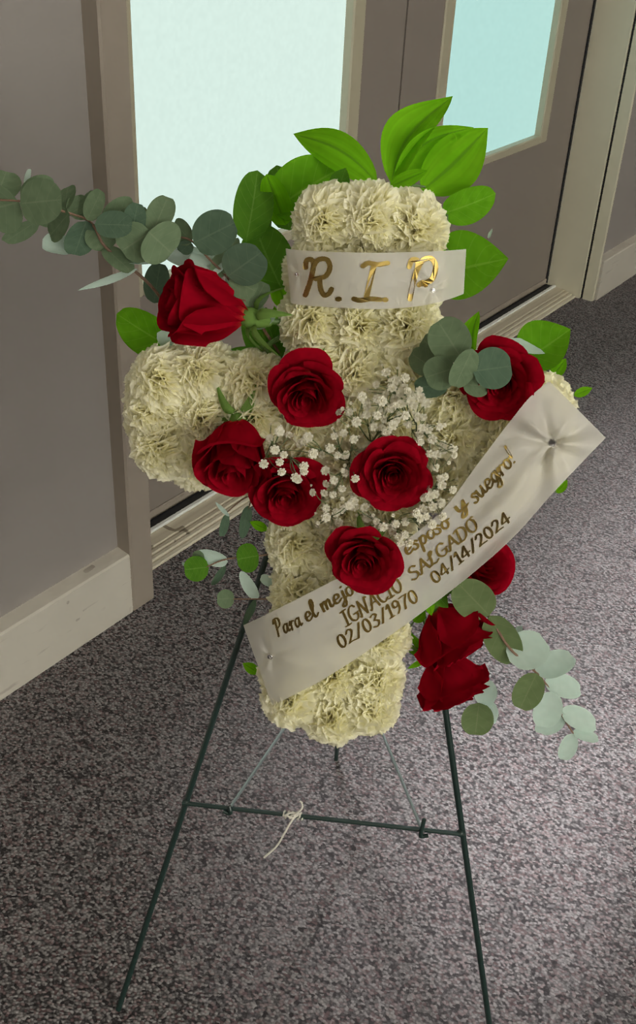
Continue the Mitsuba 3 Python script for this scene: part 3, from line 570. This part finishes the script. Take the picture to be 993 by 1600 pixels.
# ------------------------------------------------------------------ filler blooms
def bloom_mesh():
    sh = []
    for al, n, ln in ((.35, 4, .0030), (.8, 6, .0034), (1.25, 7, .0036)):
        for i in range(n):
            a = 6.283*i/n+al*5; s = np.linspace(0, 1, 4)[:, None]; u = np.linspace(-1, 1, 3)[None, :]
            w = .0012*np.sin(s*2.2+.25); bn = al-.9*(1-s)*.8
            o = ln*s*np.sin(bn+0*u)+0*u; z = ln*s*np.cos(bn+0*u)+.0004*np.abs(u)
            sh.append(gridmesh(np.stack([o*np.cos(a)-u*w*np.sin(a), o*np.sin(a)+u*w*np.cos(a), z], -1)))
    m, uv = merge_sheets(sh); return m
BLOOM = mikit.ply(bloom_mesh(), 'bloom_white', smooth=True)
def gyp(label, root, blooms, nlo=.095, nhi=.115):
    t = thing('baby_breath_sprig', label, "baby's breath", "baby's breath sprigs")
    r0 = at(*root); tw_ = []
    hubs = {}
    for (x, y, *nn) in blooms:
        n = nn[0] if nn else rng.uniform(nlo, nhi)
        P = at(x, y, n); key = (int(x//55), int(y//55))
        if key not in hubs:
            hb = r0+.62*(P-r0)+N*.004; hubs[key] = hb; tw_.append(tube(spline([r0, r0+.3*(hb-r0)+N*.006, hb], 5), .00055, 5))
        hb = hubs[key]; d = unit(unit(P-hb)*.6+N*.8+rng.normal(0, .25, 3))
        tw_.append(tube(spline([hb, hb+.5*(P-hb)+rng.normal(0, .0012, 3), P-d*.0015], 4), .00038, 4))
        put('blossom', {**BLOOM, 'to_world': place(P, frame(d, rng.uniform(0, 6)), rng.uniform(.95, 1.3))}, t)
    for _ in range(len(blooms)):
        b0 = blooms[rng.integers(len(blooms))]; x, y = b0[0]+rng.normal(0, 11), b0[1]+rng.normal(0, 11); P = at(x, y, rng.uniform(nlo-.01, nhi)); hb = list(hubs.values())[rng.integers(len(hubs))]
        hb = min(hubs.values(), key=lambda q_: np.linalg.norm(q_-P)); d = unit(unit(P-hb)*.6+N*.8)
        tw_.append(tube(spline([hb, hb+.5*(P-hb)+rng.normal(0, .0012, 3), P-d*.001], 4), .0003, 4))
        put('bud', {**BLOOM, 'to_world': place(P, frame(d, rng.uniform(0, 6)), rng.uniform(.35, .6))}, t)
    put('stems', mikit.ply(cat(tw_), 'bloom_stem', smooth=40), t, kind='stuff')
def c5(pts):  # read off an enlarged view of the picture
    return [(400+x*.3625, 540+y*.3625) for x, y in pts]
gyp("white baby's breath in front of the lower left rose", (425, 690, .07), [(x, y, .125) for x, y in c5([(33, 507), (100, 500), (119, 468), (108, 541), (80, 447), (203, 517), (170, 565), (205, 540), (180, 575), (243, 465), (100, 370)])] + c5([(60, 400), (140, 390)]))
gyp("white baby's breath between the neck rose and the centre rose", (545, 720, .07), c5([(336, 390), (376, 378), (419, 405), (380, 467), (442, 447), (425, 570), (335, 578), (305, 594), (300, 540), (380, 548), (415, 632), (370, 612), (445, 485), (350, 470), (320, 440), (290, 470), (330, 640), (295, 632), (210, 412), (225, 395), (190, 425)]))
gyp("white baby's breath over the upper left of the centre rose", (580, 690, .07), c5([(475, 300), (520, 300), (404, 288), (360, 290), (455, 220), (540, 240), (580, 270), (600, 320), (540, 355), (585, 345), (640, 300), (600, 260), (650, 200), (585, 190), (505, 350), (560, 370), (432, 328), (545, 318), (620, 255)]))
gyp("white baby's breath over the upper right of the centre rose", (650, 680, .07), c5([(660, 344), (720, 310), (740, 360), (787, 350), (700, 380), (705, 415), (680, 415), (748, 463), (800, 425), (850, 440), (850, 470), (760, 400), (712, 355), (690, 305), (710, 225), (680, 260), (805, 450), (770, 520), (665, 235)]))
gyp("white baby's breath right of the centre rose, above the ribbon", (660, 780, .07), c5([(810, 565), (800, 600), (795, 680), (745, 650), (725, 655), (840, 670), (825, 745), (790, 575), (760, 690), (800, 735), (685, 720), (720, 700), (770, 640), (740, 610), (780, 470), (845, 620)]))
gyp("white baby's breath between the centre rose and the ribbon rose", (610, 810, .07), c5([(600, 770), (575, 775), (640, 760), (700, 745), (730, 735), (685, 720), (755, 770), (610, 820), (640, 815), (655, 845), (680, 820), (620, 850), (590, 800), (710, 770), (740, 745), (780, 760), (545, 780), (520, 755), (470, 700), (430, 700), (480, 740)]))
gyp("fine white baby's breath between the neck and the right arm rose", (640, 660, .06), c5([(560, 120), (600, 150), (640, 180), (520, 170), (560, 210), (640, 140), (700, 190), (480, 260), (520, 230), (730, 250), (600, 230), (670, 215), (590, 175), (625, 205), (545, 285)]), .085, .10)
gyp("sparse white baby's breath below the lower left rose tip", (530, 800, .07), c5([(300, 740), (340, 720), (370, 700), (300, 700), (395, 690), (270, 770), (420, 670), (248, 633), (355, 760)]))

# ------------------------------------------------------------------ ribbons
def ribbon(stations, extra, nu=90, nv=26):
    """stations: (top x, top y, bottom x, bottom y, n at the top, n at the bottom, n in the middle)"""
    st = np.array(stations, float); k = np.linspace(0, 1, len(st)); u = np.linspace(0, 1, nu)
    from scipy.interpolate import CubicSpline, PchipInterpolator
    I = PchipInterpolator(k, st)(u); v = np.linspace(0, 1, nv)
    px = I[:, None, 0]*(1-v)+I[:, None, 2]*v; py = I[:, None, 1]*(1-v)+I[:, None, 3]*v
    nn = I[:, None, 4]*(1-v)+I[:, None, 5]*v+4*v*(1-v)*I[:, None, 6]
    nn = nn+extra(px, py, u[:, None], v[None, :])
    P = np.array([[at(px[i, j], py[i, j], nn[i, j]) for j in range(nv)] for i in range(nu)])
    ui, vi = np.meshgrid(u, v, indexing='ij')
    nr = np.cross(np.gradient(P, axis=0), np.gradient(P, axis=1)); nr /= np.linalg.norm(nr, axis=-1, keepdims=True)
    if (nr[nu//2, nv//2]@N) < 0: nr = -nr
    xy = np.stack([px.ravel(), py.ravel()], 1)
    return P, LinearNDInterpolator(xy, P.reshape(-1, 3)), LinearNDInterpolator(xy, nr.reshape(-1, 3))
def gathers(px, py, cx, cy, amp, rad, cnt, ph):
    dx, dy = px-cx, py-cy; r = np.hypot(dx, dy); a = np.arctan2(dy, dx)
    return amp*np.exp(-(r/rad)**1.3)*(np.sin(cnt*a+ph)+.5*np.sin((cnt+3)*a+2*ph))*np.clip(r/14, 0, 1)-amp*1.2*np.exp(-(r/14)**2)
rip_st = [(446, 388, 454, 473, .078, .078, .0), (470, 391, 474, 477, .092, .092, .002), (530, 394, 532, 481, .106, .105, .003), (585, 395, 585, 483, .109, .108, .003),
          (640, 394, 640, 480, .107, .106, .002), (690, 392, 685, 472, .097, .097, .002), (728, 389, 724, 459, .082, .082, -.006)]
def rip_extra(px, py, u, v):
    pull = gathers(px, py, 466, 428, .0012, 40, 4, .5)+gathers(px, py, 674, 452, .0016, 45, 4, 1.5)
    return pull+.0016*np.sin(14*u+2.0)*(.6+.4*v)
RP, RI, RN = ribbon(rip_st, rip_extra, 80, 22)
# the right end narrows to a notch
lg_st = [(380, 977, 425, 1103, .060, .070, .004), (412, 962, 458, 1086, .082, .086, .002), (450, 943, 497, 1066, .096, .096, .001), (530, 902, 577, 1015, .104, .104, .001), (618, 854, 655, 960, .108, .106, .001), (690, 798, 738, 896, .110, .106, .001),
         (745, 726, 803, 838, .110, .104, .002), (795, 660, 862, 772, .108, .104, .003), (830, 618, 915, 716, .100, .098, .003), (858, 596, 946, 684, .086, .086, .002)]
def lg_extra(px, py, u, v):
    f = gathers(px, py, 862, 693, .0068, 66, 5, .9)
    f = f+.0045*np.exp(-((px-775)/70)**2)*np.sin((px+py*1.1)/13.0)*np.clip(v*1.5, 0, 1)
    f = f+gathers(px, py, 423, 1025, .0016, 40, 4, .2)+.0015*np.sin(9*u+3*v)
    return f
LP, LI, LN = ribbon(lg_st, lg_extra, 130, 34)
# ------------------------------------------------------------------ lettering (strokes; capitals 1 tall)
loop = lambda cx, cy, rx, ry: [(cx+rx*math.sin(a), cy+ry*math.cos(a)) for a in np.linspace(0, 2*math.pi, 17)]
G = {
 'a': (.56, [[(.42, .40), (.30, .5), (.12, .4), (.06, .18), (.16, .01), (.30, .1), (.42, .42)], [(.43, .49), (.40, .15), (.46, .02), (.58, .10)]]),
 'r': (.42, [[(.02, .30), (.12, .5), (.15, .35), (.12, 0)], [(.14, .26), (.27, .48), (.40, .44)]]),
 'e': (.44, [[(.06, .20), (.34, .28), (.34, .45), (.2, .5), (.07, .3), (.1, .06), (.24, 0), (.44, .14)]]),
 'l': (.34, [[(.02, .15), (.26, .7), (.25, 1.0), (.14, .95), (.1, .5), (.12, .08), (.22, 0), (.36, .14)]]),
 'm': (.66, [[(.04, .48), (.06, 0)], [(.06, .28), (.18, .5), (.27, .4), (.26, 0)], [(.26, .28), (.4, .5), (.49, .4), (.48, .08), (.56, .0), (.66, .1)]]),
 'j': (.30, [[(.17, .48), (.16, -.2), (.05, -.38), (-.06, -.25), (.28, .08)], [(.18, .70), (.20, .73)]]),
 'o': (.44, [loop(.21, .25, .16, .25), [(.26, .48), (.40, .42), (.48, .44)]]),
 's': (.38, [[(.32, .40), (.22, .5), (.10, .4), (.26, .22), (.24, .04), (.1, 0), (.02, .08)]]),
 'p': (.46, [[(.11, .48), (.04, -.4)], [(.09, .28), (.24, .5), (.38, .36), (.34, .1), (.2, 0), (.08, .1)]]),
 'y': (.48, [[(.04, .46), (.07, .15), (.2, .05), (.36, .42)], [(.38, .5), (.34, 0), (.22, -.36), (.08, -.34), (.14, -.12), (.48, .14)]]),
 'u': (.54, [[(.04, .48), (.06, .12), (.18, 0), (.34, .3)], [(.37, .49), (.36, .1), (.46, .02), (.56, .1)]]),
 'g': (.48, [[(.38, .42), (.24, .5), (.08, .36), (.08, .1), (.2, .02), (.37, .32)], [(.40, .5), (.38, 0), (.28, -.35), (.12, -.36), (.1, -.2), (.48, .12)]]),
 '!': (.30, [[(.24, 1.0), (.14, .32)], [(.09, .03), (.10, .05)]]),
 'P': (.56, [[(.22, .95), (.17, .5), (.10, 0)], [(.02, .78), (.12, 1.0), (.40, 1.0), (.50, .8), (.42, .55), (.19, .45)]]),
 'I': (.40, [[(.21, 1), (.19, .5), (.17, 0)], [(.04, .97), (.2, 1.0), (.38, .98)], [(.0, .02), (.17, 0), (.34, .02)]]),
 'G': (.66, [[(.55, .82), (.4, 1), (.15, .85), (.05, .5), (.12, .15), (.35, 0), (.54, .15), (.56, .42)], [(.34, .42), (.64, .44)]]),
 'N': (.72, [[(.0, .05), (.06, .0), (.12, .5), (.16, 1)], [(.16, 1), (.32, .5), (.48, 0)], [(.48, 0), (.55, .6), (.62, 1.0), (.72, .95)]]),
 'A': (.66, [[(-.02, .05), (.06, .02), (.22, .5), (.40, 1)], [(.40, 1), (.50, .4), (.60, 0)], [(.10, .34), (.52, .38)]]),
 'C': (.60, [[(.54, .82), (.38, 1), (.14, .85), (.05, .5), (.14, .12), (.34, 0), (.56, .16)]]),
 'O': (.68, [loop(.31, .5, .25, .5), [(.36, .98), (.5, 1.04), (.6, .98)]]),
 'S': (.56, [[(.50, .82), (.34, 1), (.13, .88), (.15, .65), (.42, .42), (.45, .14), (.22, 0), (.02, .14)]]),
 'L': (.60, [[(.05, .55), (.20, .62), (.40, .86), (.33, 1), (.22, .85), (.18, .3), (.06, .02), (.2, .06), (.36, -.02), (.56, .1)]]),
 'D': (.70, [[(.20, .98), (.16, .5), (.12, 0)], [(.0, .9), (.15, 1.0), (.42, .98), (.60, .72), (.56, .25), (.34, 0), (.02, .03)]]),
 '0': (.56, [loop(.25, .5, .19, .5)]), '1': (.36, [[(.04, .78), (.2, 1), (.17, 0)], [(.04, 0), (.30, 0)]]),
 '2': (.54, [[(.05, .76), (.2, 1), (.4, .85), (.32, .5), (.04, .03)], [(.04, .03), (.22, .06), (.48, .02)]]),
 '3': (.50, [[(.06, .88), (.25, 1), (.38, .8), (.19, .54)], [(.19, .54), (.41, .32), (.26, 0), (.03, .1)]]),
 '4': (.56, [[(.34, 0), (.36, 1.0)], [(.36, 1.0), (.03, .30), (.50, .32)]]),
 '7': (.50, [[(.03, .96), (.25, .99), (.46, .99)], [(.46, .99), (.25, .5), (.15, 0)]]),
 '9': (.52, [[(.42, .78), (.25, 1), (.08, .8), (.15, .5), (.36, .58), (.42, .78)], [(.42, .78), (.38, .3), (.2, 0)]]),
 '/': (.50, [[(.06, -.02), (.40, 1.02)]]), ' ': (.45, []),
 'bigR': (.95, [[(.06, .76), (.08, .93), (.22, .98), (.31, .84), (.22, .42), (.05, .02)], [(.31, .80), (.46, .97), (.74, .97), (.83, .74), (.68, .52), (.38, .46)], [(.50, .48), (.53, .2), (.64, .02), (.80, .06), (.88, .18)]]),
 'bigI': (.95, [[(.60, .96), (.48, .5), (.36, .02)], [(.28, .90), (.42, .98), (.70, .94), (.98, .98)], [(.02, .04), (.2, .0), (.5, .04), (.76, .02)]]),
 'bigP': (.95, [[(.10, .80), (.18, .96), (.34, .96), (.36, .80), (.22, .42), (.12, .02)], [(.36, .74), (.52, .96), (.78, 1.0), (.92, .80), (.80, .50), (.50, .38)], [(.40, .36), (.52, .42), (.6, .36)]]),
}
def glyph(ch, sw=.045, fat=1.9):
    wd, strokes = G[ch]; out = []
    for st in strokes:
        p = spline(st, 7) if len(st) > 2 else np.array(st, float)
        p = p*[1/fat, 1]; out.append(LineString(p).buffer(sw, 4))
    return wd, affinity.scale(unary_union(out).simplify(.004), fat, 1, origin=(0, 0))
def letter_mesh(shape, fx_, I, NN, th=.0005):
    parts = []
    for gm in getattr(shape, 'geoms', [shape]):
        if gm.is_empty: continue
        gm = gm.segmentize(.15)
        m = trimesh.creation.extrude_polygon(gm, 1.0, engine='earcut')
        px = fx_(m.vertices[:, 0], m.vertices[:, 1]); P, nn = I(px), NN(px)
        ok = ~np.isnan(P).any(1)
        if not ok.all(): continue
        nn /= np.linalg.norm(nn, axis=1, keepdims=True)
        m.vertices = P+nn*(.0003+th*m.vertices[:, 2:3]); parts.append(m)
    return cat(parts) if parts else None
def write(text, p0, p1, cap, I, NN, parent, sw=.038, fat=1.8, slant=.12, labels_=True):
    """text along the pixel baseline p0-p1, capitals cap pixels tall, fitted to the length"""
    p0, p1 = np.array(p0, float), np.array(p1, float); d = p1-p0; ln = np.hypot(*d); d /= ln; upv = np.array([d[1], -d[0]])
    total = sum(G[c][0] for c in text); kx = ln/total; x = 0
    for c in text:
        wd, shp = glyph(c, sw, fat)
        if c != ' ':
            f = lambda a, b, x=x: p0+np.outer((a+x+slant*b*cap/kx*0)*kx+slant*b*cap, d)+np.outer(b*cap, upv)
            m = letter_mesh(shp, f, I, NN)
            if m is not None: put('letter', mikit.ply(m, 'gold_foil'), parent, label='gold foil lettering')
        x += wd
def sheet(P):
    m, uv = gridmesh(P); return mikit.ply(m, 'satin', smooth=True, uv=uv)
r1 = thing('ribbon', 'short white satin ribbon reading R.I.P. in gold across the top of the cross', 'ribbon')
put('band', sheet(RP), r1)
for ch, x0, x1, yb, yt in (('bigR', 475, 524, 462, 404), ('bigI', 552, 606, 469, 410), ('bigP', 634, 684, 468, 404)):
    wd, shp = glyph(ch, .062, 1.25)
    m = letter_mesh(shp, lambda a, b: np.stack([x0+a*(x1-x0), yb-(yb-yt)*b], 1), RI, RN)
    put('letter', mikit.ply(m, 'gold_foil'), r1, label='gold foil lettering')
for x, y in ((529, 467), (601, 468)):
    m = letter_mesh(Point(0, 0).buffer(1.0, 8), lambda a, b: np.stack([x+a*5.2, y-b*3.8], 1), RI, RN)
    put('full_stop', mikit.ply(m, 'gold_foil'), r1, label='gold foil dot')
r2 = thing('ribbon', 'long white satin ribbon with gold writing lying diagonally across the cross', 'ribbon')
put('band', sheet(LP), r2)
for tx, p0, p1, cap in (('Para', (434, 995), (473, 976), 27), ('el', (479, 972), (498, 961), 27), ('mejor', (505, 956), (566, 919), 27), ('esposo', (635, 868), (704, 821), 25), ('y', (716, 803), (732, 790), 26), ('suegro!', (742, 787), (808, 718), 28),
                        ('IGNACIO', (541, 979), (632, 920), 24), ('SALGADO', (645, 908), (750, 823), 20), ('02/03/1970', (532, 1014), (656, 937), 20), ('04/14/2024', (679, 913), (799, 812), 17.5)):
    write(tx, p0, p1, cap, LI, LN, r2)
# rhinestone pins through the ribbons
def pin(label, x, y, I, NN, r=.0026):
    t = thing('rhinestone_pin', label, 'pin', 'rhinestone pins')
    P, nn = I([[x, y]])[0], unit(NN([[x, y]])[0]); tw_ = place(P+nn*.0006, frame(nn, .3))
    c = trimesh.creation.revolve(np.array([[0, 0], [r, .0], [r*1.05, .0008], [r*.95, .0012], [0, .0012]]), sections=16)
    put('setting', {**mikit.ply(c, 'pin_silver', smooth=30), 'to_world': tw_}, t)
    g_ = trimesh.creation.revolve(np.array([[0, .0012], [r*.9, .0013], [r*.85, .002], [r*.5, .0032], [0, .0032]]), sections=8)
    put('stone', {**mikit.ply(g_, 'rhinestone'), 'to_world': tw_}, t)
    put('shaft', mikit.ply(tube([P, P-nn*.03], .0004, 6), 'pin_silver'), t)
pin('small rhinestone pin at the left end of the R.I.P. ribbon', 466, 428, RI, RN, .0017)
pin('small rhinestone pin at the right end of the R.I.P. ribbon', 675, 453, RI, RN, .0017)
pin('rhinestone pin in the gathered right end of the long ribbon', 862, 693, LI, LN, .0036)
pin('rhinestone pin near the lower left end of the long ribbon', 423, 1025, LI, LN, .0026)
